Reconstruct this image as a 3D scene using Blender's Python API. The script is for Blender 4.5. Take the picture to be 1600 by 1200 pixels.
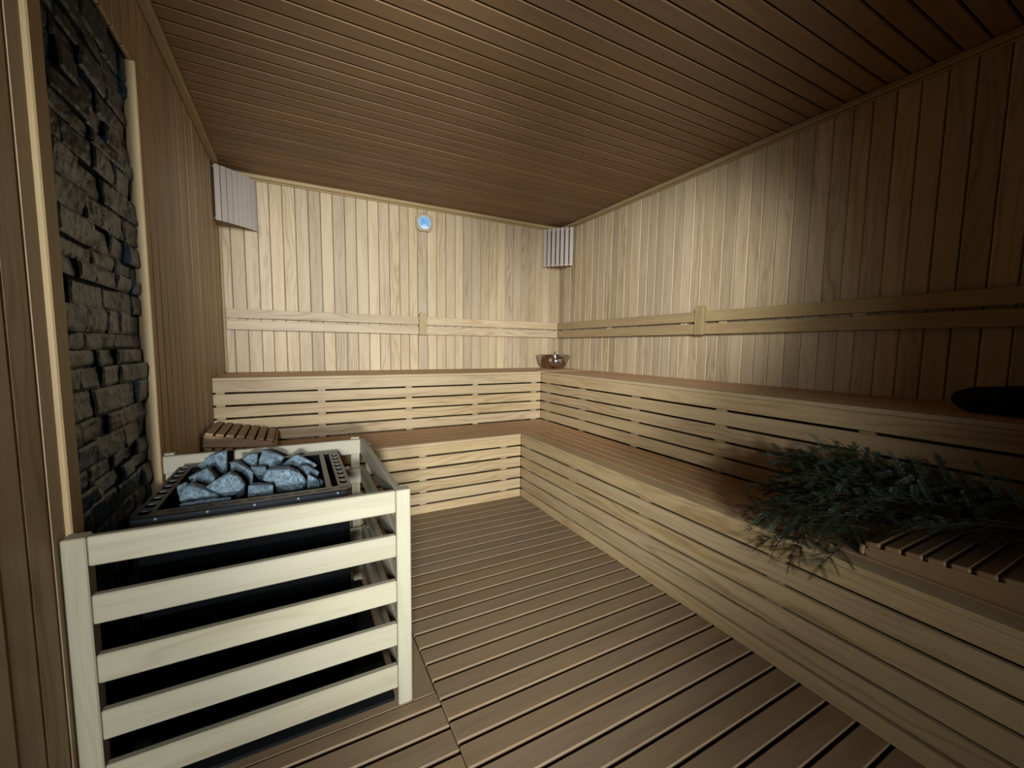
import bpy, bmesh, math, random
from mathutils import Vector, Matrix, Euler
scene = bpy.context.scene
for o in list(bpy.data.objects):
    bpy.data.objects.remove(o, do_unlink=True)
COL = scene.collection

# ------------------------------------------------------------------ camera
cd = bpy.data.cameras.new('camera'); cam = bpy.data.objects.new('camera', cd); COL.objects.link(cam)
YAW, PIT, ROLL, FPX = 0.4870403, -0.0898347, 0.0121531, 639.55
fwd = Vector((math.sin(YAW)*math.cos(PIT), math.cos(YAW)*math.cos(PIT), math.sin(PIT)))
rgt = Vector((math.cos(YAW), -math.sin(YAW), 0)); up = rgt.cross(fwd)
r2 = math.cos(ROLL)*rgt + math.sin(ROLL)*up; u2 = -math.sin(ROLL)*rgt + math.cos(ROLL)*up
M = Matrix((r2, u2, -fwd)).transposed().to_4x4(); M.translation = Vector((-2.63589, -3.87017, 1.16258))
cam.matrix_world = M
cd.sensor_fit = 'HORIZONTAL'; cd.sensor_width = 36.0; cd.lens = FPX/1600*36; cd.clip_start = 0.01
scene.camera = cam

# ------------------------------------------------------------------ world, light, exposure
w = bpy.data.worlds.new('world'); scene.world = w; w.use_nodes = True
w.node_tree.nodes['Background'].inputs[0].default_value = (0.55, 0.62, 0.6, 1)
w.node_tree.nodes['Background'].inputs[1].default_value = 0.001
def lamp(name, kind, loc, target, energy, color, **kw):
    l = bpy.data.lights.new(name, kind); l.energy = energy; l.color = color
    for k, v in kw.items(): setattr(l, k, v)
    o = bpy.data.objects.new(name, l); COL.objects.link(o); o.location = loc
    o.rotation_euler = (Vector(target)-Vector(loc)).to_track_quat('-Z', 'Y').to_euler()
    return o
# added unseen spots behind the camera, aimed and weighted to fit the room's brightness
def aimed(name, loc, az, el, half, power, size=.12, col=(0.88, 1.0, 1.07)):
    d = Vector((math.sin(az)*math.cos(el), math.cos(az)*math.cos(el), math.sin(el)))
    lamp(name, 'SPOT', loc, Vector(loc)+d, power, col, spot_size=2*half, spot_blend=1.0, shadow_soft_size=size)
aimed('added_far_spot', (-2.99, -7.80, 1.40), .083, -.15, .42, 1500)
aimed('added_far_spot', (-2.93, -5.40, 1.50), .355, -.03, .54, 560)
aimed('added_far_spot', (-2.95, -4.90, 1.00), .40, -.20, .38, 430)
aimed('added_near_spot', (-2.45, -4.30, 2.15), .10, -.10, .38, 560)
aimed('added_near_spot', (-2.45, -4.30, 2.15), .62, -.17, .35, 760)
scene.view_settings.view_transform = 'Standard'
scene.view_settings.look = 'None'
scene.view_settings.gamma = 1.0
scene.view_settings.use_curve_mapping = False
scene.view_settings.exposure = 0.0
scene.cycles.max_bounces = 8
scene.cycles.diffuse_bounces = 3

# ------------------------------------------------------------------ dimensions (metres)
W, HC, H = 3.120, 2.436, 2.468          # left wall at x=-W, crown bottom, ceiling
H2, A2, B2 = 0.939, 0.633, 0.6165       # upper bench
H1, A1, B1 = 0.494, 1.149, 1.1108       # lower bench
YF = -4.02                              # front wall inner face
P = 0.085
rnd = random.Random(7)

# ------------------------------------------------------------------ materials
def nodes(name):
    m = bpy.data.materials.new(name); m.use_nodes = True
    nt = m.node_tree; return m, nt, nt.nodes['Principled BSDF']
def N(nt, t, **kw):
    n = nt.nodes.new(t)
    for k, v in kw.items(): setattr(n, k, v)
    return n
def math_n(nt, op, a, b=None):
    n = N(nt, 'ShaderNodeMath', operation=op)
    for i, v in enumerate((a, b)):
        if v is None: continue
        if isinstance(v, (int, float)): n.inputs[i].default_value = v
        else: nt.links.new(v, n.inputs[i])
    return n.outputs[0]
def wood(name, base, dark, tone=0.28, grain=0.5, rough=0.55, hue=0.5, spec=0.25):
    """planed boards: UV u runs along the board in metres, v across it"""
    m, nt, bs = nodes(name); L = nt.links.new
    uv = N(nt, 'ShaderNodeUVMap'); uv.uv_map = 'UVMap'
    sp = N(nt, 'ShaderNodeSeparateXYZ'); L(uv.outputs[0], sp.inputs[0])
    geo = N(nt, 'ShaderNodeNewGeometry'); isl = geo.outputs['Random Per Island']
    oi = N(nt, 'ShaderNodeObjectInfo')
    rid = math_n(nt, 'FRACT', math_n(nt, 'ADD', isl, math_n(nt, 'MULTIPLY', oi.outputs['Random'], 7.31)))
    U, V = sp.outputs[0], sp.outputs[1]
    def vec(su, sv, z):
        c = N(nt, 'ShaderNodeCombineXYZ')
        L(math_n(nt, 'MULTIPLY', U, su), c.inputs[0]); L(math_n(nt, 'MULTIPLY', V, sv), c.inputs[1])
        L(math_n(nt, 'MULTIPLY', rid, z), c.inputs[2]); return c.outputs[0]
    def noise(v, detail=2, rough_=.5):
        n = N(nt, 'ShaderNodeTexNoise'); n.inputs['Scale'].default_value = 1
        n.inputs['Detail'].default_value = detail; n.inputs['Roughness'].default_value = rough_
        L(v, n.inputs['Vector']); return n.outputs['Fac']
    warp = noise(vec(1.3, 7.0, 37), 2)
    ph = math_n(nt, 'ADD', math_n(nt, 'MULTIPLY', V, 150.0), math_n(nt, 'MULTIPLY', warp, 42.0))
    ring = math_n(nt, 'ADD', math_n(nt, 'MULTIPLY', math_n(nt, 'SINE', ph), 0.5), 0.5)
    ring = math_n(nt, 'POWER', ring, 3.0)
    mask = noise(vec(0.7, 2.0, 91), 1)
    mr = N(nt, 'ShaderNodeMapRange'); mr.inputs[1].default_value = .42; mr.inputs[2].default_value = .66
    L(mask, mr.inputs[0]); ring = math_n(nt, 'MULTIPLY', ring, math_n(nt, 'ADD', math_n(nt, 'MULTIPLY', mr.outputs[0], .85), .15))
    fib = noise(vec(9.0, 420.0, 13), 3, .6)
    soft = noise(vec(2.2, 22.0, 55), 2)
    fac = math_n(nt, 'ADD', math_n(nt, 'MULTIPLY', ring, grain), math_n(nt, 'MULTIPLY', math_n(nt, 'SUBTRACT', fib, .5), .95))
    fac = math_n(nt, 'ADD', fac, math_n(nt, 'MULTIPLY', math_n(nt, 'SUBTRACT', soft, .42), 1.3))
    cl = N(nt, 'ShaderNodeClamp'); L(fac, cl.inputs[0])
    mx = N(nt, 'ShaderNodeMix', data_type='RGBA'); L(cl.outputs[0], mx.inputs[0])
    mx.inputs[6].default_value = (*base, 1); mx.inputs[7].default_value = (*dark, 1)
    hs = N(nt, 'ShaderNodeHueSaturation')
    L(mx.outputs[2], hs.inputs['Color'])
    wn = N(nt, 'ShaderNodeTexWhiteNoise', noise_dimensions='1D'); L(rid, wn.inputs['W'])
    L(math_n(nt, 'ADD', math_n(nt, 'MULTIPLY', rid, tone), 1-tone*.55), hs.inputs['Value'])
    L(math_n(nt, 'ADD', math_n(nt, 'MULTIPLY', wn.outputs['Value'], .003), .4985), hs.inputs['Hue'])
    L(math_n(nt, 'ADD', math_n(nt, 'MULTIPLY', wn.outputs['Value'], .08), .96), hs.inputs['Saturation'])
    L(hs.outputs[0], bs.inputs['Base Color'])
    bs.inputs['Roughness'].default_value = rough; bs.inputs['Specular IOR Level'].default_value = spec
    bp = N(nt, 'ShaderNodeBump'); bp.inputs['Strength'].default_value = .12; bp.inputs['Distance'].default_value = .002
    L(fib, bp.inputs['Height']); L(bp.outputs[0], bs.inputs['Normal'])
    return m
def plain(name, col, rough=.5, metal=0, spec=.5, bump=0, bscale=80, coat=0, var=0):
    m, nt, bs = nodes(name); L = nt.links.new
    bs.inputs['Base Color'].default_value = (*col, 1); bs.inputs['Roughness'].default_value = rough
    bs.inputs['Metallic'].default_value = metal; bs.inputs['Specular IOR Level'].default_value = spec
    bs.inputs['Coat Weight'].default_value = coat
    if bump or var:
        tc = N(nt, 'ShaderNodeTexCoord'); n = N(nt, 'ShaderNodeTexNoise'); n.inputs['Scale'].default_value = bscale
        n.inputs['Detail'].default_value = 5; L(tc.outputs['Object'], n.inputs['Vector'])
        if bump:
            b = N(nt, 'ShaderNodeBump'); b.inputs['Strength'].default_value = bump; b.inputs['Distance'].default_value = .004
            L(n.outputs['Fac'], b.inputs['Height']); L(b.outputs[0], bs.inputs['Normal'])
        if var:
            r = N(nt, 'ShaderNodeMapRange'); r.inputs[1].default_value = .3; r.inputs[2].default_value = .7
            r.inputs[3].default_value = 1-var; r.inputs[4].default_value = 1+var; L(n.outputs['Fac'], r.inputs[0])
            h = N(nt, 'ShaderNodeHueSaturation'); h.inputs['Color'].default_value = (*col, 1)
            L(r.outputs[0], h.inputs['Value']); L(h.outputs[0], bs.inputs['Base Color'])
    return m
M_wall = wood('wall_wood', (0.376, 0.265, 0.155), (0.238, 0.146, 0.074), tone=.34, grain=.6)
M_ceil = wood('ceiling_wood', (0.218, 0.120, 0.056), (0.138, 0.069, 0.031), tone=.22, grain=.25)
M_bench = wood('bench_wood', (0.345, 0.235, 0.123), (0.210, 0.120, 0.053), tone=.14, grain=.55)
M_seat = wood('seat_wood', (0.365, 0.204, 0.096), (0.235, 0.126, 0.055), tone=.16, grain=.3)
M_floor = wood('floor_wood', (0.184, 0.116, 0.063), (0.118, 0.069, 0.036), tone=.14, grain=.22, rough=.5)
M_fence = wood('fence_wood', (0.254, 0.212, 0.142), (0.180, 0.138, 0.082), tone=.12, grain=.3)
M_lamp = wood('lamp_wood', (0.353, 0.277, 0.224), (0.255, 0.194, 0.143), tone=.12, grain=.12)
M_head = wood('headrest_wood', (0.270, 0.154, 0.074), (0.165, 0.084, 0.037), tone=.12, grain=.3)
M_trim = wood('trim_wood', (0.302, 0.201, 0.093), (0.204, 0.118, 0.049), tone=.1, grain=.2)
M_clock = wood('clock_wood', (0.312, 0.226, 0.122), (0.217, 0.143, 0.065), tone=.05, grain=.3)
M_void = plain('dark_backing', (.02, .014, .01), .9, spec=.1)
M_black = plain('black_steel', (.0012, .0012, .0015), .8, metal=0, spec=.04)
M_base = plain('dark_stone_slab', (.008, .0075, .007), .9, spec=.05)
M_tray = plain('dark_tray_steel', (.10, .105, .115), .32, metal=.9, bump=.05, bscale=40)
M_bright = plain('bright_steel', (.62, .66, .72), .38, metal=1)
M_chrome = plain('polished_steel', (.50, .42, .38), .07, metal=1)
M_mirror = plain('mirror_steel', (.62, .60, .60), .16, metal=1)
M_dial = plain('dial_blue', (.12, .30, .50), .4)
M_dialw = plain('dial_white', (.42, .50, .56), .4)
M_ink = plain('dial_ink', (.02, .05, .12), .5)
M_needle = plain('conifer_needle', (.008, .014, .0055), .5, spec=.22)
M_twig = plain('twig_bark', (.022, .013, .007), .95, spec=.05)
M_cloth = plain('dark_cloth', (.008, .008, .009), .95, spec=.05, bump=.4, bscale=300)
def stone_mat(name, c1, c2, c3, scale=60, rough=.75, bump=.5, spec=.4):
    m, nt, bs = nodes(name); L = nt.links.new
    bs.inputs['Specular IOR Level'].default_value = spec
    tc = N(nt, 'ShaderNodeTexCoord')
    n = N(nt, 'ShaderNodeTexNoise'); n.inputs['Scale'].default_value = scale; n.inputs['Detail'].default_value = 8
    n.inputs['Roughness'].default_value = .7; L(tc.outputs['Object'], n.inputs['Vector'])
    v = N(nt, 'ShaderNodeTexNoise'); v.inputs['Scale'].default_value = scale*6; v.inputs['Detail'].default_value = 2
    L(tc.outputs['Object'], v.inputs['Vector'])
    cr = N(nt, 'ShaderNodeValToRGB'); e = cr.color_ramp.elements
    e[0].position = .40; e[0].color = (*c1, 1); e[1].position = .60; e[1].color = (*c3, 1)
    k = e.new(.5); k.color = (*c2, 1)
    mixf = math_n(nt, 'ADD', math_n(nt, 'MULTIPLY', n.outputs['Fac'], .55), math_n(nt, 'MULTIPLY', v.outputs['Fac'], .45))
    L(mixf, cr.inputs[0])
    geo = N(nt, 'ShaderNodeNewGeometry'); hs = N(nt, 'ShaderNodeHueSaturation')
    L(math_n(nt, 'ADD', math_n(nt, 'MULTIPLY', geo.outputs['Random Per Island'], .5), .75), hs.inputs['Value'])
    L(cr.outputs[0], hs.inputs['Color']); L(hs.outputs[0], bs.inputs['Base Color'])
    bs.inputs['Roughness'].default_value = rough
    b = N(nt, 'ShaderNodeBump'); b.inputs['Strength'].default_value = bump; b.inputs['Distance'].default_value = .004
    L(mixf, b.inputs['Height']); L(b.outputs[0], bs.inputs['Normal'])
    return m
M_stone = stone_mat('heater_stone', (.028, .040, .048), (.070, .094, .108), (.165, .205, .228), 70, .8, .8)
M_slate = stone_mat('slate_cladding', (.006, .013, .022), (.013, .028, .046), (.036, .070, .105), 16, .34, .6, .16)

# ------------------------------------------------------------------ mesh helpers
class MB:
    def __init__(s): s.bm = bmesh.new(); s.uv = s.bm.loops.layers.uv.new('UVMap')
    def _uv(s, faces, axis, mat=None):
        ou, ov = rnd.uniform(0, 40), rnd.uniform(0, 9)
        for f in faces:
            n = f.normal; a = [abs(n.x), abs(n.y), abs(n.z)]; d = a.index(max(a))
            o = [i for i in range(3) if i not in (axis, d)]
            for l in f.loops:
                c = l.vert.co
                l[s.uv].uv = (c[axis]+ou, (c[o[0]] if o else 0)+ov) if d != axis else (c[o[0]]*.3+ou, c[o[-1]]+ov)
    def box(s, x0, x1, y0, y1, z0, z1, bev=.002, axis=None, seg=1, xf=None):
        if x0 > x1: x0, x1 = x1, x0
        if y0 > y1: y0, y1 = y1, y0
        if z0 > z1: z0, z1 = z1, z0
        dim = (x1-x0, y1-y0, z1-z0)
        if axis is None: axis = dim.index(max(dim))
        bm = s.bm
        vs = [bm.verts.new((x, y, z)) for x in (x0, x1) for y in (y0, y1) for z in (z0, z1)]
        F = [bm.faces.new([vs[i] for i in q]) for q in ((0,1,3,2),(4,6,7,5),(0,4,5,1),(2,3,7,6),(0,2,6,4),(1,5,7,3))]
        faces = F
        if bev > 0:
            es = list({e for f in F for e in f.edges})
            res = bmesh.ops.bevel(bm, geom=es, offset=min(bev, min(dim)*.45), segments=seg, affect='EDGES', profile=.5)
            faces = list({f for v in res['verts'] for f in v.link_faces} | {f for f in F if f.is_valid})
        for f in faces: f.normal_update()
        s._uv(faces, axis)
        if xf is not None:
            for v in {v for f in faces for v in f.verts}: v.co = xf @ v.co
        return faces
    def prism(s, pts, axis, a0, a1, bev=.0, grain=None):
        """extrude polygon pts (2D in the other two axes) along axis from a0 to a1"""
        o = [i for i in range(3) if i != axis]
        def P3(p, a):
            c = [0, 0, 0]; c[o[0]] = p[0]; c[o[1]] = p[1]; c[axis] = a; return c
        A = [s.bm.verts.new(P3(p, a0)) for p in pts]; B = [s.bm.verts.new(P3(p, a1)) for p in pts]
        n = len(pts); F = [s.bm.faces.new(A), s.bm.faces.new(list(reversed(B)))]
        for i in range(n): F.append(s.bm.faces.new([A[i], B[i], B[(i+1) % n], A[(i+1) % n]]))
        bmesh.ops.recalc_face_normals(s.bm, faces=F)
        if bev > 0:
            es = list({e for f in F for e in f.edges})
            res = bmesh.ops.bevel(s.bm, geom=es, offset=bev, segments=1, affect='EDGES', profile=.5)
            F = list({f for v in res['verts'] for f in v.link_faces} | {f for f in F if f.is_valid})
        for f in F: f.normal_update()
        s._uv(F, grain if grain is not None else axis); return F
    def cyl(s, c, r, h, axis=2, seg=16, r2=None):
        res = bmesh.ops.create_cone(s.bm, cap_ends=True, segments=seg, radius1=r, radius2=r if r2 is None else r2, depth=h)
        R = {2: Matrix(), 0: Matrix.Rotation(math.pi/2, 4, 'Y'), 1: Matrix.Rotation(-math.pi/2, 4, 'X')}[axis]
        for v in res['verts']: v.co = R @ v.co + Vector(c)
    def tube(s, pts, r, seg=8, r1=None):
        pts = [Vector(p) for p in pts]; rings = []
        for i, p in enumerate(pts):
            t = (pts[min(i+1, len(pts)-1)]-pts[max(i-1, 0)]).normalized()
            a = t.cross(Vector((0, 0, 1)));
            if a.length < .1: a = t.cross(Vector((1, 0, 0)))
            a.normalize(); b = t.cross(a)
            rr = r if r1 is None else r+(r1-r)*i/(len(pts)-1)
            rings.append([s.bm.verts.new(p+rr*(math.cos(k*2*math.pi/seg)*a+math.sin(k*2*math.pi/seg)*b)) for k in range(seg)])
        for A, B in zip(rings, rings[1:]):
            for k in range(seg): s.bm.faces.new([A[k], A[(k+1) % seg], B[(k+1) % seg], B[k]])
        s.bm.faces.new(list(reversed(rings[0]))); s.bm.faces.new(rings[-1])
    def lathe(s, prof, c=(0, 0, 0), seg=40):
        rings = [[s.bm.verts.new((c[0]+r*math.cos(k*2*math.pi/seg), c[1]+r*math.sin(k*2*math.pi/seg), c[2]+z)) for k in range(seg)] if r > 1e-6
                 else [s.bm.verts.new((c[0], c[1], c[2]+z))] for r, z in prof]
        for A, B in zip(rings, rings[1:]):
            for k in range(seg):
                q = [A[k % len(A)], A[(k+1) % len(A)], B[(k+1) % len(B)], B[k % len(B)]]
                q = list(dict.fromkeys(q))
                if len(q) > 2: s.bm.faces.new(q)
    def build(s, name, mat, parent=None, smooth=False, recalc=True):
        if recalc: bmesh.ops.recalc_face_normals(s.bm, faces=s.bm.faces[:])
        me = bpy.data.meshes.new(name); s.bm.to_mesh(me); s.bm.free()
        for mm in (mat if isinstance(mat, (list, tuple)) else [mat]): me.materials.append(mm)
        if smooth:
            for p in me.polygons: p.use_smooth = True
        o = bpy.data.objects.new(name, me); COL.objects.link(o)
        if parent is not None:
            o.parent = parent; o.matrix_parent_inverse = Matrix.Identity(4)
            # geometry is written in world space: shift into the parent's frame
            inv = Matrix.Identity(4); q = parent
            while q is not None: inv = q.matrix_basis @ inv; q = q.parent
            me.transform(inv.inverted())
        return o
def tag(o, label=None, cat=None, group=None, kind=None):
    for k, v in (('label', label), ('category', cat), ('group', group), ('kind', kind)):
        if v: o[k] = v
    return o
def empty(name, loc, label, cat, group=None):
    o = bpy.data.objects.new(name, None); COL.objects.link(o); o.location = loc; o.empty_display_size = .1
    o.matrix_basis = Matrix.Translation(loc)
    return tag(o, label, cat, group)
def copy_tree(o, parent=None):
    kids = [c for c in bpy.data.objects if c.parent == o]
    c = o.copy(); COL.objects.link(c); c.parent = parent
    for k in kids: copy_tree(k, c)
    return c
from mathutils import noise as mnoise
# ------------------------------------------------------------------ room shell
def board_wall(name, axis, plane, out, lo, hi, z0, z1, pitch, first, holes=None, mat=M_wall):
    """vertical tongue-and-groove boards; axis = direction in which boards repeat, out = +1/-1 side of the void"""
    mb = MB(); edges = [lo]; a = first
    while a < hi-.02:
        if a > lo+.02: edges.append(a)
        a += pitch*rnd.choice((1, 1, 1, .9, 1.04))
    edges.append(hi)
    for e0, e1 in zip(edges, edges[1:]):
        segs = [(z0, z1)]
        if holes and e0 < holes[1]-.001 and e1 > holes[0]+.001: segs = holes[2]
        d = rnd.uniform(0, .0012)
        for s0, s1 in segs:
            a0, a1 = e0+.0013, e1-.0013
            if segs is not None and holes and s0 == z0 and s1 == z1 and False: pass
            if axis == 0: mb.box(a0, a1, plane+out*d, plane+out*.016, s0, s1, bev=.0042, axis=2)
            else: mb.box(plane+out*d, plane+out*.016, a0, a1, s0, s1, bev=.0042, axis=2)
    t0, t1 = plane+out*.0165, plane+out*.12
    bx = (lambda z0_, z1_, l, h: mb.box(l, h, t0, t1, z0_, z1_, 0)) if axis == 0 else (lambda z0_, z1_, l, h: mb.box(t0, t1, l, h, z0_, z1_, 0))
    t0 = plane+out*(.0165 if not holes else .075)
    fs = bx(z0, z1, lo, hi)
    for f in fs: f.material_index = 1
    return tag(mb.build(name, [mat, M_void]), kind='structure')
board_wall('wall_back', 0, 0.0, 1, -W, 0.0, 0.0, H, .0918, -3.05)
board_wall('wall_right', 1, 0.0, 1, YF, 0.0, 0.0, H, .0905, YF+.05)
PY0, PY1, PZ = -2.575, -1.845, 2.165             # stone panel opening in the left wall
def left_wall():
    mb = MB(); e = [YF]; a = YF+.06
    while a < PY0-.03: e.append(a); a += .088
    e.append(PY0); 
    def run(edges, z0, z1):
        for e0, e1 in zip(edges, edges[1:]):
            mb.box(-W-.016, -W-rnd.uniform(0, .0012), e0+.0013, e1-.0013, z0, z1, bev=.0042, axis=2)
    run(e, 0, H)
    e2 = [PY0+i*(PY1-PY0)/8 for i in range(9)]; run(e2, PZ, H)
    e3 = [PY1+i*(0-PY1)/20 for i in range(21)]; run(e3, 0, H)
    for f in mb.box(-W-.14, -W-.075, YF, 0, 0, H, 0): f.material_index = 1
    for a0, a1, z0 in ((YF, PY0, 0), (PY0, PY1, PZ), (PY1, 0, 0)):
        for f in mb.box(-W-.0745, -W-.0165, a0, a1, z0, H, 0): f.material_index = 1
    return tag(mb.build('wall_left', [M_wall, M_void]), kind='structure')
left_wall()
# front wall with the open doorway the light comes through (behind the camera)
mb = MB(); DX0, DX1, DZ = -3.10, -.90, 2.34
for x0, x1, z0, z1 in ((-W, DX0, 0, H), (DX0, DX1, DZ, H), (DX1, 0, 0, H)):
    n = max(1, round((x1-x0)/.09))
    for i in range(n): mb.box(x0+(x1-x0)*i/n+.0008, x0+(x1-x0)*(i+1)/n-.0008, YF-.016, YF, z0, z1, .004, axis=2)
    for f in mb.box(x0, x1, YF-.12, YF-.0165, z0, z1, 0): f.material_index = 1
tag(mb.build('wall_front', [M_wall, M_void]), kind='structure')
# ceiling boards run left-right
mb = MB(); y = -1.535+.0868*30
ys = []
while y > YF: 
    if y < 0: ys.append(y)
    y -= .0868
ys = [0]+ys+[YF]
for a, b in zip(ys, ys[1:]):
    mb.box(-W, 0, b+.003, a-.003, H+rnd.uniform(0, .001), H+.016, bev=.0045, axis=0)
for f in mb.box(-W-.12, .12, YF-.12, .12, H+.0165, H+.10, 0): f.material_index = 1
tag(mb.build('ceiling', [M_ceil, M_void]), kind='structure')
# floor: grooved duckboard panels
mb = MB(); G = .0055
def slats(x0, x1, first, pitch, ylo, yhi, mbx=None):
    e = [yhi]; a = first
    while a > ylo+.01:
        if a < yhi-.01: e.append(a)
        a -= pitch
    e.append(ylo)
    for hi, lo in zip(e, e[1:]):
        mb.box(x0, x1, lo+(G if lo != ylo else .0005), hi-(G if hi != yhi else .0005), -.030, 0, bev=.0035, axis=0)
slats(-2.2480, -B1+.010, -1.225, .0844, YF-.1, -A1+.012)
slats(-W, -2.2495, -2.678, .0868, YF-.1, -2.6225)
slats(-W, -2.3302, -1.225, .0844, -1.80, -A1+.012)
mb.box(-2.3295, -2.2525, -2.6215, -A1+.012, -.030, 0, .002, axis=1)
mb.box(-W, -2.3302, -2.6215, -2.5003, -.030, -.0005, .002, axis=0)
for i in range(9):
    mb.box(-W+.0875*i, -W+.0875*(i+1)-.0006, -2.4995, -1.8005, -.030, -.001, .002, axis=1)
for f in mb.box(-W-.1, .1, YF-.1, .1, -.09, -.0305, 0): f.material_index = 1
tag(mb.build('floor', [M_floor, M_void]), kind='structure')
# crown and corner trims
def trim(name, *boxes):
    mb = MB()
    for b in boxes: mb.box(*b)
    return tag(mb.build(name, M_trim), kind='structure')
c = .034
trim('trim_1', (-W, 0, -c, -.0003, HC, H-.0003, .006, 0), (-W, 0, -.016, -.0003, HC-.012, HC+.001, .004, 0))
trim('trim_2', (-c, -.0003, YF, -c-.001, HC, H-.0003, .006, 1), (-.016, -.0003, YF, -.018, HC-.012, HC+.001, .004, 1))
trim('trim_3', (-W+.0003, -W+c+.008, YF, -c-.001, HC-.004, H-.0003, .005, 1))
trim('trim_4', (-W+.0003, -W+.018, -.018, -.0003, H2+.001, HC-.013, .006, 2))
trim('trim_5', (-.016, -.0003, -.016, -.0003, H2+.001, HC-.013, .006, 2))
trim('trim_6', (-3.150, -W+.012, PY0-.005, PY0+.055, 0.0, PZ+.0, .003, 2))
trim('trim_7', (-3.150, -W+.010, PY1-.012, PY1+.022, 0.0, PZ-.0, .003, 2))

# stone cladding panel
mb = MB(); z = 0.0
y0p, y1p = PY0+.056, PY1-.013
while z < PZ-.004:
    h = min(rnd.choice((.05, .062, .072, .08)), PZ-z)
    if PZ-z-h < .03: h = PZ-z
    y = y0p-rnd.uniform(0, .12)
    while y < y1p:
        l = rnd.uniform(.09, .24); a, b = max(y, y0p), min(y+l, y1p)
        if b-a > .012:
            d = rnd.uniform(-.010, .008); tl = rnd.uniform(-.05, .05); tz = rnd.uniform(-.12, .12)
            ny, nz = max(3, int((b-a)/.010)), max(3, int(h/.010)); g = []
            for i in range(ny+1):
                r = []
                for k in range(nz+1):
                    yy = a+.0007+(b-a-.0014)*i/ny; zz = z+.0007+(h-.0014)*k/nz
                    q = Vector((yy*9+z*3, zz*16, d*500)); 
                    dx = d+tl*(yy-(a+b)/2)+tz*(zz-z-h/2)
                    cell = mnoise.voronoi(Vector((yy*26, zz*30, d*900)))[0]
                    dx += .009*mnoise.noise(q*.7)+.004*(min(cell[1]-cell[0], .5)-.2)+.0025*mnoise.noise(q*3)
                    if i in (0, ny) or k in (0, nz): dx -= .004
                    r.append(mb.bm.verts.new((-3.142+dx, yy, zz)))
                g.append(r)
            for i in range(ny):
                for k in range(nz): mb.bm.faces.new([g[i][k], g[i+1][k], g[i+1][k+1], g[i][k+1]])
            ring = [g[i][0] for i in range(ny+1)]+[g[ny][k] for k in range(1, nz+1)]+[g[i][nz] for i in range(ny-1, -1, -1)]+[g[0][k] for k in range(nz-1, 0, -1)]
            back = [mb.bm.verts.new((-3.192, v.co.y, v.co.z)) for v in ring]
            for i in range(len(ring)):
                j = (i+1) % len(ring); mb.bm.faces.new([ring[j], ring[i], back[i], back[j]])
        y += l
    z += h
tag(mb.build('stone_cladding', M_slate), 'tall panel of dark split-face stone bricks set in the left wall behind the heater', 'stone panel')

# ------------------------------------------------------------------ benches
def bench(name, label, seats, nose, gaps, top, low, face, rng, run, supports, run_out):
    """run=0: boards along x, face is y; run=1: boards along y, face is x. seats: list of (from, to) across"""
    lo, hi = rng
    t = empty(name, ((lo+hi)/2, face, 0) if run == 0 else (face, (lo+hi)/2, 0), label, 'bench', None)
    def bx(m, r0, r1, c0, c1, z0, z1, bev=.003, ax=None):
        if run == 0: m.box(r0, r1, c0, c1, z0, z1, bev, 0 if ax is None else ax)
        else: m.box(c0, c1, r0, r1, z0, z1, bev, 1 if ax is None else ax)
    for i, s in enumerate(seats):
        m = MB(); l, h = (s[2], s[3]) if len(s) > 2 else (lo, hi)
        bx(m, l, h, s[0], s[1], top-.021, top, .0028); o = m.build('seat_board', M_bench if i == 0 else M_seat, t)
    zs = [top-.0215]+[v for g in gaps for v in (g+.006, g-.006)]
    if low is not None: zs.append(low)
    rl, rh = run_out
    for i in range(0, len(zs)-1, 2):
        m = MB(); bx(m, rl, rh, face+.003, face+.022, zs[i+1], zs[i], .0022); m.build('riser_board', M_bench, t)
    for s in supports:
        m = MB(); bx(m, s, s+.05, face+.0225, face+.0545, .0 if low is not None else zs[-1]-.003, top-.0215, .002, 2); m.build('support_batten', M_bench, t)
    return t
gu = [H1+P*(4-i)+.003 for i in range(5)]; gl = [H1-.005-P*(i+1) for i in range(5)]
def across(edge, back, n, first=.09, gap=.005):
    w_ = (back-edge-first)/(n-1); r = [(edge, edge+first-gap)]
    for i in range(n-1): r.append((edge+first+w_*i, edge+first+w_*(i+1)-(gap if i < n-2 else 0)))
    return r
s = across(-A2, -.002, 7)
bench('upper_bench', 'upper slatted wooden bench along the back wall, under the thermometer', [(a, b, -W+.002, (-B2 if i == 0 else -.002)) for i, (a, b) in enumerate(s)],
      0, gu, H2, None, -A2, (-W+.002, -.002), 0, (-3.105, -2.50, -1.865, -1.29, -.70), (-W+.002, -B2+.002))
s = across(-B2, -.002, 7)
bench('upper_bench', 'upper slatted wooden bench along the right wall, running towards the dark corner', [(a, b, YF+.002, -A2-.0005) if i == 0 else (a, b, YF+.002, -A2-.0005) for i, (a, b) in enumerate(s)],
      0, gu, H2, None, -B2, (YF+.002, -A2-.001), 1, (-.72, -1.24, -1.83, -2.47, -3.12, -3.75), (YF+.002, -A2+.002))
s = [(-A1, -A1+.027, -W+.002, -B1)]+[(a, b, -W+.002, -B2+.002) for a, b in across(-A1+.030, -A2, 6, .085)]
bench('lower_bench', 'lower slatted wooden bench along the back wall, behind the heater guard', s,
      0, gl, H1, 0.0, -A1, (-W+.002, -B2), 0, (-3.105, -2.50, -1.90, -1.27), (-W+.002, -B1+.002))
s = [(a, b, YF+.002, -A1+.0285) for a, b in across(-B1, -B2, 6, .095)]
bench('lower_bench', 'lower slatted wooden bench on the right side, carrying the conifer branches', s,
      0, gl, H1, 0.0, -B1, (YF+.002, -A1), 1, (-1.22, -1.80, -2.42, -3.07, -3.7), (YF+.002, -A1+.002))

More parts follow.
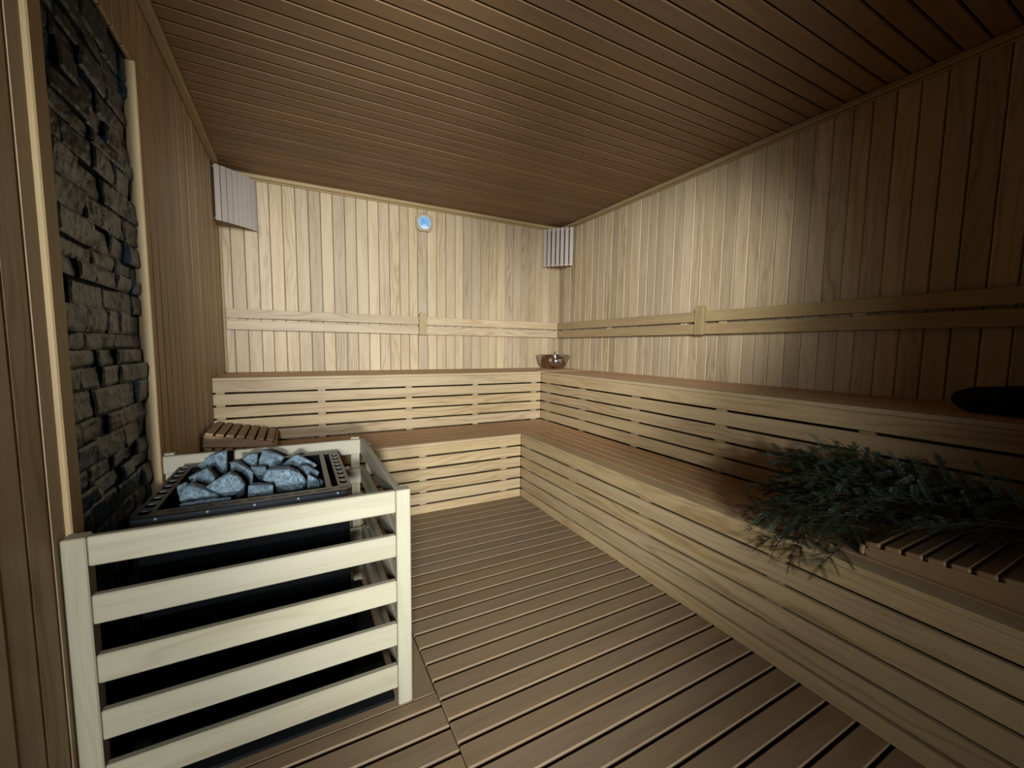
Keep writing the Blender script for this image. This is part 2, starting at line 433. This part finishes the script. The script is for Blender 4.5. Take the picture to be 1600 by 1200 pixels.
# ------------------------------------------------------------------ backrests on the walls
def backrest(name, label, wall, spans, posts, spacers, r0, r1):
    t = empty(name, (-1.56, 0, r0) if wall == 'b' else (0, -2, r0), label, 'backrest')
    def bx(m, a0, a1, d0, d1, z0, z1, bev, ax):
        if wall == 'b': m.box(a0, a1, -d1, -d0, z0, z1, bev, ax if ax == 2 else 0)
        else: m.box(-d1, -d0, a0, a1, z0, z1, bev, ax if ax == 2 else 1)
    for a, b in spans:
        for z0, z1 in ((r0, r0+.0735), (r1-.0735, r1)):
            m = MB(); bx(m, a, b, .018, .036, z0, z1, .003, 0); m.build('rail', M_trim if wall == 'r' else M_wall, t)
    for p in posts:
        m = MB(); hw = .037; zb, zt = r0-.004, r1+.043
        prof = [(p-hw, zb), (p+hw, zb), (p+hw, zt-.026), (p+hw*.62, zt-.006), (p+hw*.25, zt), (p-hw*.25, zt), (p-hw*.62, zt-.006), (p-hw, zt-.026)]
        if wall == 'b': m.prism(prof, 1, -.046, -.0185+.018, .002, 2)
        else: m.prism(prof, 0, -.046, 0, .002, 2)
        m.build('post', M_trim, t)
    for s_ in spacers:
        m = MB(); bx(m, s_-.03, s_+.03, 0, .0178, r0+.006, r1-.006, .002, 2); m.build('spacer', M_wall, t)
    return t
backrest('wall_backrest', 'two-rail wooden backrest on the back wall below the thermometer', 'b', [(-3.095, -1.6015), (-1.5245, -.038)], [-1.563], [-3.05, -2.35, -1.68, -1.42, -.75, -.12], 1.272, 1.4348)
backrest('wall_backrest', 'two-rail wooden backrest along the right wall, fading into the dark', 'r', [(-1.8165, -.0365), (-3.92, -1.8935)], [-1.855], [-.12, -.85, -1.70, -2.02, -2.8, -3.6], 1.272, 1.4348)

# ------------------------------------------------------------------ corner lamp shades
def shade(label, A, B, n, wd, z0, z1, bulge, corner):
    A, B = Vector(A), Vector(B); C0 = Vector(corner); mid = (A+B)/2
    out = (mid-C0).normalized()
    t = empty('corner_lamp_shade', (mid.x, mid.y, z0), label, 'lamp shade', 'slatted lamp shades in the back corners')
    def pos(f): return A+(B-A)*f+out*bulge*(1-(2*f-1)**2)
    arc = [pos(i/12) for i in range(13)]
    for zz0, zz1 in ((z0+.012, z0+.024), (z1-.024, z1-.012)):
        m = MB(); pts = [tuple(C0)]+[tuple(p-out*.006) for p in arc]
        m.prism([(p[0], p[1]) for p in pts], 2, zz0, zz1, 0, 0); m.build('frame', M_head, t)
    for i in range(n):
        f = (i+.5)/n; p = pos(f); d = (pos(f+.02)-pos(f-.02)).normalized(); nrm = Vector((d.y, -d.x))
        if nrm.dot(out) < 0: nrm = -nrm
        X = Matrix(((d.x, nrm.x, 0, p.x), (d.y, nrm.y, 0, p.y), (0, 0, 1, 0), (0, 0, 0, 1)))
        m = MB(); m.box(-wd/2, wd/2, 0, .011, z0, z1, .002, 2, xf=X); m.build('slat', M_lamp, t)
    return t
shade('slatted wooden corner lamp shade high in the back left corner', (-W+.012, -.232), (-2.872, -.012), 8, .0355, 2.037, 2.4225, .018, (-W+.006, -.006))
shade('slatted wooden corner lamp shade high in the back right corner, above the steel bowl', (-.232, -.012), (-.012, -.262), 7, .036, 2.025, 2.4225, .022, (-.006, -.006))

# ------------------------------------------------------------------ thermometer
t = empty('sauna_thermometer', (-1.538, 0, 2.30), 'round blue-dialled thermometer in an octagonal wooden frame on the back wall', 'thermometer')
cx, cz, hw, ch = -1.538, 2.303, .078, .028
m = MB(); m.prism([(cx-hw+ch, cz-hw), (cx+hw-ch, cz-hw), (cx+hw, cz-hw+ch), (cx+hw, cz+hw-ch), (cx+hw-ch, cz+hw), (cx-hw+ch, cz+hw), (cx-hw, cz+hw-ch), (cx-hw, cz-hw+ch)], 1, -.024, -.001, .004, 0)
m.build('frame', M_clock, t)
m = MB(); m.cyl((cx, -.0255, cz), .061, .003, 1, 40); d = m.build('dial', M_dial, t)
m = MB(); m.cyl((cx, -.0272, cz), .060, .0006, 1, 40); m.build('scale_ring', M_dialw, d)
m = MB()
for k in range(25):
    a = math.radians(-40+k*260/24); c_ = Vector((cx+.052*math.cos(a), -.0277, cz+.052*math.sin(a)))
    X = Matrix.Translation(c_) @ Matrix.Rotation(-a, 4, 'Y'); m.box(-.006, .006, -.0003, .0003, -.0022, .0022, 0, 0, xf=X)
m.build('scale_marks', M_ink, d)
m = MB(); m.cyl((cx, -.0279, cz), .044, .0006, 1, 36); m.build('dial_centre', M_dial, d)
m = MB(); m.cyl((cx+.002, -.0284, cz-.034), .022, .0008, 1, 24); m.build('humidity_dial', M_dialw, d)
m = MB(); X = Matrix.Translation((cx-.012, -.0292, cz+.010)) @ Matrix.Rotation(math.radians(45), 4, 'Y'); m.box(-.026, .020, -.0004, .0004, -.0018, .0018, 0, 0, xf=X)
X = Matrix.Translation((cx+.003, -.0292, cz-.022)) @ Matrix.Rotation(math.radians(15), 4, 'Y'); m.box(-.022, .022, -.0004, .0004, -.0018, .0018, 0, 0, xf=X); m.build('needle', M_ink, d)
m = MB(); m.cyl((cx, -.012, cz+hw+.012), .003, .022, 1, 10); m.box(cx-.002, cx+.002, -.010, -.006, cz+hw-.003, cz+hw+.014, 0, 2); m.build('hook', M_ink, t)

# ------------------------------------------------------------------ bowl and ladle on the upper bench
BC = Vector((-.186, -.186, H2))
t = empty('steel_bowl', tuple(BC), 'polished steel bowl on the upper bench in the back right corner', 'bowl')
prof = [(0, .0), (.085, .0), (.108, .010), (.139, .042), (.160, .083), (.171, .130), (.175, .142), (.172, .145), (.166, .138), (.155, .085), (.134, .046), (.102, .016), (.08, .006), (0, .006)]
m = MB(); m.lathe(prof, (BC.x, BC.y, H2+.0005), 64); m.build('bowl_body', M_chrome, t, smooth=True)
m = MB(); m.tube([(BC.x+.174*math.cos(a*math.pi/32), BC.y+.174*math.sin(a*math.pi/32), H2+.144) for a in range(65)], .0032, 8); m.build('rim', M_chrome, t, smooth=True)
LC = Vector((-.297, -.392, H2))
t = empty('ladle', tuple(LC), 'small round steel ladle hooked over the front rim of the steel bowl', 'ladle')
m = MB(); m.lathe([(0, 0), (.030, .003), (.052, .018), (.065, .045), (.069, .078), (.066, .079), (.061, .045), (.049, .021), (.028, .007), (0, .005)], (LC.x, LC.y, H2+.032), 40)
m.build('cup', M_mirror, t, smooth=True)
d = (BC-LC).normalized(); q = lambda f, z: (LC.x+d.x*f, LC.y+d.y*f, H2+z)
m = MB(); m.tube([q(.058, .07), q(.064, .11), q(.062, .150), q(.064, .172), q(.072, .182), q(.084, .180), q(.092, .165), q(.093, .12)], .0075, 10); m.build('hook', M_chrome, t, smooth=True)

# ------------------------------------------------------------------ headrests
def headrest(label, loc, rotz, tilt=0):
    L_, D_, h0, h1 = .345, .37, .068, .034
    t = empty('headrest', (0, 0, 0), label, 'headrest', 'wooden slatted headrests')
    for y in (.012, D_-.030):
        m = MB(); m.prism([(0, 0), (L_-.012, 0), (L_-.004, .006), (L_-.004, h1-.010), (L_-.012, h1), (0, h0)], 1, y, y+.018, .001, 0)
        # prism profile lies in x,z
        m.build('side_board', M_head, t)
    n = 7; sl = math.atan2(h0-h1, L_); wd = L_/n
    for i in range(n):
        xx = wd*(i+.5); zz = h0+(h1-h0)*xx/L_
        X = Matrix.Translation((xx, 0, zz+.0005)) @ Matrix.Rotation(sl+(.10 if i == n-1 else 0), 4, 'Y')
        m = MB(); m.box(-wd/2+.0045, wd/2-.0045, .002, D_-.002, 0, .017, .005, 1, seg=2, xf=X); m.build('slat', M_head, t)
    m = MB(); m.box(L_-.003, L_+.012, .004, D_-.004, .002, h1+.004, .006, 1, seg=3); m.build('end_board', M_head, t)
    t.location = loc; t.rotation_euler = (0, tilt, rotz)
    return t
tl = math.atan2(.034, .345)
headrest('slatted wooden headrest on the back left bench, lower one of the stacked pair', (-3.112, -1.085, H1), 0)
headrest('slatted wooden headrest on the back left bench, topmost of the stacked pair', (-3.110, -1.085, H1+.0875), 0, tl)
headrest('slatted wooden headrest on the right bench, half buried by conifer branches', (-.640, -3.615, H1), math.pi/2)
# ------------------------------------------------------------------ guard fence round the heater
F1, F2, RX, ZF = 2.6205, 1.8115, -2.3295, .7165
t = empty('heater_guard', (-2.72, -2.22, 0), 'pale wooden rail fence with five boards per side around the sauna heater', 'fence')
BZ = [(.645, .7155), (.502, .5735), (.353, .4240), (.2065, .2815), (.062, .1390)]
def post(x0, x1, y0, y1, z0, z1, label=None):
    m = MB(); m.box(x0, x1, y0, y1, z0, z1, .003, 2); return m.build('post', M_fence, t)
post(-3.117, -3.074, -F1, -F1+.042, 0.0, ZF)
post(RX-.0445, RX, -F1, -F1+.040, 0.0, ZF)
post(RX-.0215, RX, -F2-.03, -F2, 0.0, ZF-.022)
post(RX-.085, RX-.0455, -F2+.0005, -F2+.030, 0.0, ZF+.006)
post(-3.117, -3.078, -F2+.0005, -F2+.030, 0.0, ZF+.006)
for z0, z1 in BZ:
    m = MB(); m.box(-3.0735, RX-.045, -F1+.003, -F1+.024, z0, z1, .003, 0); m.build('board', M_fence, t)
    m = MB(); m.box(RX-.0435, RX-.0225, -F1+.0405, -F2-.001, z0, z1, .003, 1); m.build('board', M_fence, t)
    m = MB(); m.box(-3.1170, RX-.0440, -F2-.021, -F2, z0, z1, .003, 0); m.build('board', M_fence, t)

# ------------------------------------------------------------------ heater
TX0, TX1, TY0, TY1, TZ = -3.044, -2.481, -2.455, -1.915, .690
t = empty('sauna_heater', (-2.76, -2.19, 0), 'black electric sauna heater full of stones inside the wooden guard', 'heater')
m = MB()
for a in ((TX0+.010, TX1-.010, TY0+.012, TY0+.018), (TX0+.010, TX1-.010, TY1-.018, TY1-.012), (TX0+.010, TX0+.016, TY0+.0185, TY1-.0185), (TX1-.016, TX1-.010, TY0+.0185, TY1-.0185)):
    m.box(a[0], a[1], a[2], a[3], .012, TZ-.007, 0)
m.box(TX0+.0165, TX1-.0165, TY0+.0185, TY1-.0185, .02, .535, 0)
m.build('body', M_black, t)
m = MB(); m.box(-3.108, RX-.052, -F1+.026, -F2-.023, .0005, .0115, .002, 0); m.build('base_slab', M_base, t)
def plate(name, outer, holes, z, th, mat, parent):
    cu = bpy.data.curves.new(name, 'CURVE'); cu.dimensions = '2D'; cu.fill_mode = 'BOTH'; cu.extrude = th/2; cu.bevel_depth = 0
    for pl in [outer]+holes:
        sp = cu.splines.new('POLY'); sp.points.add(len(pl)-1); sp.use_cyclic_u = True
        for q, p in zip(sp.points, pl): q.co = (p[0], p[1], 0, 1)
    tmp = bpy.data.objects.new(name+'_tmp', cu); COL.objects.link(tmp); bpy.context.view_layer.update()
    dg = bpy.context.evaluated_depsgraph_get(); me = bpy.data.meshes.new_from_object(tmp.evaluated_get(dg))
    bpy.data.objects.remove(tmp, do_unlink=True); bpy.data.curves.remove(cu)
    me.materials.clear(); me.materials.append(mat); me.name = name
    me.transform(Matrix.Translation((0, 0, z)))
    me.transform(parent.matrix_basis.inverted())
    o = bpy.data.objects.new(name, me); COL.objects.link(o); o.parent = parent; return o
def cap(cx, cy, lx, ly, r=None, n=5):
    r = min(lx, ly)/2*.98 if r is None else r; p = []
    for (sx, sy, a0) in ((1, 1, 0), (-1, 1, 90), (-1, -1, 180), (1, -1, 270)):
        for k in range(n+1):
            a = math.radians(a0+90*k/n); p.append((cx+sx*(lx/2-r)+r*math.cos(a), cy+sy*(ly/2-r)+r*math.sin(a)))
    return p
holes = [cap(x, -2.430, .048, .011) for x in (-2.947, -2.883, -2.819, -2.755, -2.691, -2.629, -2.567)]+[cap(-2.505, -2.430, .034, .009)]
holes += [cap(-3.022, TY0+.040+i*.0585, .026, .034, .006) for i in range(9)]
holes += [cap(-2.5015, TY0+.085+i*.0545, .023, .030, .008) for i in range(8)]
holes += [cap(x, TY1-.014, .06, .008) for x in (-2.94, -2.86, -2.78, -2.70, -2.62)]
inner = [(-2.999, TY0+.048), (-2.558, TY0+.048), (-2.558, TY1-.028), (-2.999, TY1-.028)]
inner2 = [(-2.541, TY0+.048), (-2.521, TY0+.048), (-2.521, TY1-.028), (-2.541, TY1-.028)]
outer = [(TX0, TY0+.004), (TX0+.004, TY0), (TX1-.020, TY0), (TX1, TY0+.018), (TX1, TY1-.004), (TX1-.004, TY1), (TX0+.004, TY1), (TX0, TY1-.004)]
rim = plate('tray_rim', outer, holes+[inner, inner2], TZ-.0025, .003, M_tray, t)
m = MB(); z0 = TZ-.027
m.box(TX0+.004, TX1-.0205, TY0, TY0+.003, z0, TZ-.0048, .0006, 0); m.box(TX0, TX0+.003, TY0+.004, TY1-.004, z0, TZ-.0048, .0006, 1)
m.box(TX1-.003, TX1, TY0+.0185, TY1-.004, z0, TZ-.0048, .0006, 1); m.box(TX0+.004, TX1-.004, TY1-.003, TY1, z0, TZ-.0048, .0006, 0)
X = Matrix.Translation((TX1-.0115, TY0+.0105, 0)) @ Matrix.Rotation(math.radians(42), 4, 'Z'); m.box(-.0125, .0125, -.0012, .0012, z0, TZ-.0048, .0004, 0, xf=X)
m.build('rim_lip', M_tray, t)
m = MB()
for a in ((-3.001, -2.519, TY0+.046, TY0+.0475), (-3.001, -2.519, TY1-.0275, TY1-.026), (-3.001, -2.9995, TY0+.048, TY1-.028), (-2.5205, -2.519, TY0+.048, TY1-.028), (-2.5575, -2.5565, TY0+.048, TY1-.028), (-2.5425, -2.5415, TY0+.048, TY1-.028)):
    m.box(a[0], a[1], a[2], a[3], .537, TZ-.0048, 0)
m.build('stone_basket', M_black, t)
for x in (-2.989, -2.873, -2.758, -2.641, -2.527):
    m = MB(); m.cyl((x, TY0-.0016, .681), .0036, .0032, 1, 12, .0028); m.build('bolt', M_bright, t)

# ------------------------------------------------------------------ stones in the heater
STONES=[
  [ (-2.968,-2.300,0.692),(-2.945,-2.300,0.725),(-2.903,-2.300,0.703),(-2.862,-2.300,0.675),(-2.929,-2.300,0.673),(-2.968,-2.300,0.676) ],
  [ (-2.968,-2.170,0.713),(-2.913,-2.170,0.739),(-2.893,-2.170,0.701),(-2.895,-2.170,0.689),(-2.925,-2.170,0.671),(-2.956,-2.170,0.680) ],
  [ (-2.908,-2.270,0.700),(-2.841,-2.270,0.738),(-2.815,-2.270,0.723),(-2.798,-2.270,0.690),(-2.834,-2.270,0.657),(-2.861,-2.270,0.665) ],
  [ (-2.947,-2.020,0.737),(-2.917,-2.020,0.751),(-2.877,-2.020,0.761),(-2.878,-2.020,0.699),(-2.914,-2.020,0.655),(-2.937,-2.020,0.707) ],
  [ (-2.855,-2.120,0.737),(-2.837,-2.120,0.738),(-2.784,-2.120,0.692),(-2.792,-2.120,0.647),(-2.819,-2.120,0.656),(-2.854,-2.120,0.699) ],
  [ (-2.785,-2.330,0.705),(-2.713,-2.330,0.697),(-2.715,-2.330,0.660),(-2.787,-2.330,0.667) ],
  [ (-2.761,-2.030,0.752),(-2.703,-2.030,0.727),(-2.685,-2.030,0.714),(-2.709,-2.030,0.681),(-2.780,-2.030,0.690) ],
  [ (-2.735,-2.250,0.731),(-2.670,-2.250,0.726),(-2.631,-2.250,0.706),(-2.612,-2.250,0.668),(-2.629,-2.250,0.647),(-2.666,-2.250,0.640),(-2.709,-2.250,0.680),(-2.751,-2.250,0.698) ],
  [ (-2.795,-2.120,0.713),(-2.745,-2.120,0.707),(-2.744,-2.120,0.675),(-2.759,-2.120,0.662),(-2.780,-2.120,0.689) ],
  [ (-2.706,-2.050,0.685),(-2.649,-2.050,0.723),(-2.638,-2.050,0.724),(-2.570,-2.050,0.674),(-2.574,-2.050,0.666),(-2.630,-2.050,0.665),(-2.680,-2.050,0.674) ],
  [ (-2.626,-2.130,0.699),(-2.601,-2.130,0.699),(-2.556,-2.130,0.665),(-2.565,-2.130,0.642),(-2.602,-2.130,0.661),(-2.627,-2.130,0.666) ],
  [ (-2.609,-2.230,0.690),(-2.571,-2.230,0.661),(-2.570,-2.230,0.636),(-2.614,-2.230,0.633) ],
  [ (-2.572,-2.190,0.656),(-2.560,-2.190,0.649),(-2.554,-2.190,0.636),(-2.568,-2.190,0.623) ],
  [ (-2.956,-2.370,0.686),(-2.825,-2.370,0.686),(-2.827,-2.370,0.679),(-2.954,-2.370,0.680) ],
  [ (-2.847,-2.020,0.713),(-2.806,-2.020,0.738),(-2.777,-2.020,0.735),(-2.781,-2.020,0.687),(-2.821,-2.020,0.695) ],
  [ (-2.980,-2.270,0.713),(-2.953,-2.270,0.722),(-2.970,-2.270,0.695),(-2.976,-2.270,0.681) ],
  [ (-2.965,-2.020,0.718),(-2.942,-2.020,0.727),(-2.939,-2.020,0.710),(-2.964,-2.020,0.708) ],
]

SL = ['wedge-shaped grey stone at the front left of the heater tray',
 'blocky grey stone just inside the left rim of the tray',
 'large pointed grey stone left of the middle of the tray',
 'tall dark-bottomed stone at the back left of the heater tray',
 'smooth sloping grey stone in the middle of the tray, behind the large pointed one',
 'small brick-shaped grey stone at the middle of the front rim',
 'blocky grey stone highest at the back middle of the tray',
 'largest stone, a broad speckled slab right of the middle of the tray',
 'small dark stone tucked behind the largest slab, at its left corner',
 'long grey stone sloping down to the right at the back right of the tray',
 'rounded grey stone near the right bar of the tray, behind the largest slab',
 'triangular grey stone in front of the right tray bar',
 'tiny dark stone against the right tray bar',
 'thin flat slab lying along the front left rim of the tray',
 'dark stone at the back of the tray, left of the highest back stone',
 'dark stone chip against the left rim of the tray, near the front',
 'tiny dark stone chip in the back left corner of the tray']
TH = [.09, .09, .10, .075, .09, .08, .08, .12, .06, .08, .08, .06, .03, .03, .06, .05, .03]
def hull(name, pts, label, bev=.004):
    bm = bmesh.new()
    for p in pts: bm.verts.new(p)
    r = bmesh.ops.convex_hull(bm, input=bm.verts[:])
    dead = [g for g in set(r['geom_interior']+r['geom_unused']) if isinstance(g, bmesh.types.BMVert) and g.is_valid]
    if dead: bmesh.ops.delete(bm, geom=dead, context='VERTS')
    bmesh.ops.bevel(bm, geom=bm.edges[:], offset=bev, segments=2, affect='EDGES', profile=.6, clamp_overlap=True)
    bmesh.ops.triangulate(bm, faces=bm.faces[:])
    bmesh.ops.subdivide_edges(bm, edges=[e for e in bm.edges if e.calc_length() > .018], cuts=2, use_grid_fill=True)
    bm.normal_update(); s0 = rnd.uniform(0, 99)
    for v in bm.verts: v.co += v.normal*.0022*mnoise.noise(v.co*70+Vector((s0, 0, 0)))
    c_ = sum((v.co for v in bm.verts), Vector())/len(bm.verts); c_.z = min(v.co.z for v in bm.verts)
    for v in bm.verts: v.co -= c_
    me = bpy.data.meshes.new(name); bm.to_mesh(me); bm.free(); me.materials.append(M_stone)
    o = bpy.data.objects.new(name, me); COL.objects.link(o); o.location = c_
    return tag(o, label, 'stone', 'grey sauna stones in the heater tray')
for k, pts in enumerate(STONES):
    P0 = [Vector(p)-Vector((.010 if k == 10 else 0, 0, 0)) for p in pts]; c_ = sum(P0, Vector())/len(P0); th = TH[k]
    allp = []
    for p in P0:
        e = p-c_
        allp.append(p)
        allp.append(c_+e*.93+Vector((0, -.10*th, 0))) if len(P0) > 4 else None
        # body reaches away from the viewer and down into the heap
        allp.append(c_+Vector((e.x*rnd.uniform(.75, .98), th*rnd.uniform(.8, 1.0), e.z*.8-.12*th-.006)))
        allp.append(c_+Vector((e.x*.8, th*.45, e.z-.45*th if e.z < 0 else e.z*.9)))
    allp.append(c_+Vector((0, -.16*th, 0)))
    hull('sauna_stone', [p for p in allp if p is not None], SL[k], .003)
for k in range(8):
    cx_ = -2.95+.11*(k % 4)+rnd.uniform(-.01, .01); cy_ = (-2.30 if k < 4 else -2.07)+rnd.uniform(-.03, .03)
    s_ = Vector((.034, .055, .03)); pts = []
    for q in range(16):
        v = Vector((rnd.uniform(-1, 1), rnd.uniform(-1, 1), rnd.uniform(-1, 1))).normalized()
        pts.append(Vector((cx_+v.x*s_.x, cy_+v.y*s_.y, .598+v.z*s_.z)))
    hull('sauna_stone', pts, 'dark stone deep in the heater, under the top layer of stones')

# ------------------------------------------------------------------ conifer branches on the right bench
def branch_mesh(seed, length=.42, side=12, droop=.10):
    R = random.Random(seed); V = []; F = []; MI = []
    def needle(p, d, n, ln, wd):
        s = d.cross(n).normalized()*wd; u = n*wd*.5; b = len(V)
        V.extend([p-s*.4, p+s*.4, p+d*ln*.5+s+u*.4, p+d*ln, p+d*ln*.5-s+u*.4, p+d*ln*.45-u])
        for q in ((0, 1, 2, 4), (4, 2, 3), (0, 4, 5), (4, 3, 5), (3, 2, 5), (2, 1, 5)):
            F.append(tuple(b+i for i in q)); MI.append(0)
    def stem(pts, r0, r1):
        prev = None
        for i, p in enumerate(pts):
            t_ = (pts[min(i+1, len(pts)-1)]-pts[max(i-1, 0)]).normalized(); a = t_.cross(Vector((.1, .2, 1))).normalized(); b_ = t_.cross(a)
            r = r0+(r1-r0)*i/(len(pts)-1); k0 = len(V)
            for k in range(4): V.append(p+r*(math.cos(k*math.pi/2)*a+math.sin(k*math.pi/2)*b_))
            if prev is not None:
                for k in range(4): F.append((prev+k, prev+(k+1) % 4, k0+(k+1) % 4, k0+k)); MI.append(1)
            prev = k0
    def spray(o_, d, up_, ln, dr):
        pts = [o_+d*ln*i/7+Vector((0, 0, -dr*ln*(i/7)**2)) for i in range(8)]
        stem(pts, .0016, .0007); n = int(ln/.0042)
        for i in range(n):
            f = i/n; k = min(int(f*7), 6); p = pts[k].lerp(pts[k+1], f*7-k); dd = (pts[k+1]-pts[k]).normalized(); sd = dd.cross(up_).normalized()
            for sg in (-1, 1):
                nd = (sd*sg+dd*R.uniform(.35, .8)+up_*R.uniform(-.15, .35)).normalized()
                needle(p, nd, up_, R.uniform(.014, .021)*(1-.45*f**3), .0013)
        needle(pts[-1], dd, up_, .015, .0012)
    main = [Vector((length*i/9, .02*math.sin(i*.5+seed), -droop*(i/9)**2)) for i in range(10)]
    stem(main, .0045, .0015)
    for j in range(side):
        f = .18+.8*j/(side-1); k = min(int(f*9), 8); p = main[k].lerp(main[k+1], f*9-k)
        sg = 1 if j % 2 else -1; ang = math.radians(R.uniform(38, 62))*sg
        d = Vector((math.cos(ang), math.sin(ang), R.uniform(-.15, .45))).normalized()
        upv = Vector((R.uniform(-.3, .3), R.uniform(-.5, .5), 1)).normalized()
        spray(p, d, upv, R.uniform(.10, .17)*(1.15-.6*f), R.uniform(.1, .5))
    spray(main[-2], (main[-1]-main[-2]).normalized(), Vector((0, 0, 1)), .12, .3)
    me = bpy.data.meshes.new('branch'); me.from_pydata([tuple(v) for v in V], [], F)
    me.materials.append(M_needle); me.materials.append(M_twig)
    for p, mi in zip(me.polygons, MI): p.material_index = mi
    return me
BR = [branch_mesh(s) for s in (3, 11, 23, 31)]
t = empty('branch_bundle', (-.86, -3.2, H1), 'bundle of dark green conifer branches on the lower right bench, tips hanging over its edge', 'branches')
br = random.Random(5)
def add_branch(loc, yaw, pitch, roll, sc, k):
    o = bpy.data.objects.new('branch', BR[k % 4]); COL.objects.link(o); o.parent = t
    o.location = Vector(loc)-t.location; o.rotation_euler = Euler((roll, -pitch, yaw), 'XYZ'); o.scale = (sc, sc, sc)
    return o
R_ = math.radians
# heap: stems start at the near (right-hand) end and the tips fan out towards the back of the room
def settle(o, zmin, xmax=-.622):
    bpy.context.view_layer.update(); Mw = Matrix.Translation(t.location) @ Matrix.LocRotScale(o.location, o.rotation_euler, o.scale)
    zs = []; xs = []
    for v in list(o.data.vertices)[::5]:
        q = Mw @ v.co; zs.append(q.z); xs.append(q.x)
    if min(zs) < zmin: o.location.z += zmin-min(zs)
    if max(xs) > xmax: o.location.x -= max(xs)-xmax
for k in range(64):
    x = -.86+br.uniform(-.15, .12); y = -3.30+br.uniform(-.05, .07); z = H1+.03+.19*br.random()
    settle(add_branch((x, y, z), R_(104+br.uniform(-36, 60)), R_(br.uniform(-4, 40)), R_(br.uniform(-55, 55)), br.uniform(.60, .80), k), H1+(.093 if y < -3.33 else .004))
for k in range(36):
    x = -.78+br.uniform(-.12, .14); y = -3.52+br.uniform(-.12, .12); z = H1+.11+.12*br.random()
    settle(add_branch((x, y, z), R_(95+br.uniform(-28, 45)), R_(br.uniform(0, 20)), R_(br.uniform(-60, 60)), br.uniform(.75, .95), k), H1+.092)
# wisps that stick up at the back of the heap
settle(add_branch((-.76, -3.20, H1+.17), R_(84), R_(24), R_(20), .72, 1), H1+.01)
settle(add_branch((-.74, -3.24, H1+.13), R_(92), R_(12), R_(-30), .80, 2), H1+.01)
# sprigs hanging over the bench edge
add_branch((-.92, -3.16, H1+.13), R_(165), R_(-24), R_(10), .66, 0)
add_branch((-.93, -3.24, H1+.12), R_(180), R_(-22), R_(-15), .62, 3)
add_branch((-.90, -3.14, H1+.12), R_(155), R_(-20), R_(25), .68, 2)
add_branch((-.95, -3.18, H1+.08), R_(142), R_(-10), R_(0), .62, 1)

for k in range(9):
    add_branch((-.93+br.uniform(-.03, .04), -3.235+.032*k*.8+br.uniform(-.01, .01), H1+.10+br.uniform(0, .04)), R_(140+br.uniform(-18, 42)), R_(-20+br.uniform(-8, 8)), R_(br.uniform(-40, 40)), br.uniform(.44, .58), k)

# ------------------------------------------------------------------ dark cushion in the corner of the upper bench
bm = bmesh.new(); bmesh.ops.create_uvsphere(bm, u_segments=36, v_segments=20, radius=1)
for v in bm.verts:
    q = v.co.copy(); s = lambda a, e: math.copysign(abs(a)**e, a)
    v.co = Vector((s(q.x, .6)*.15, s(q.y, .6)*.24, (s(q.z, .75)*.055)+.006*mnoise.noise(q*2.2)))
    v.co.z = max(v.co.z, -.046)
me = bpy.data.meshes.new('dark_cushion'); bm.to_mesh(me); bm.free(); me.materials.append(M_cloth)
for p in me.polygons: p.use_smooth = True
o = bpy.data.objects.new('cushion', me); COL.objects.link(o); o.location = (-.30, -3.50, H2+.0465)
tag(o, 'black rounded cushion-like thing lying on the upper right bench, almost lost in the dark', 'cushion')
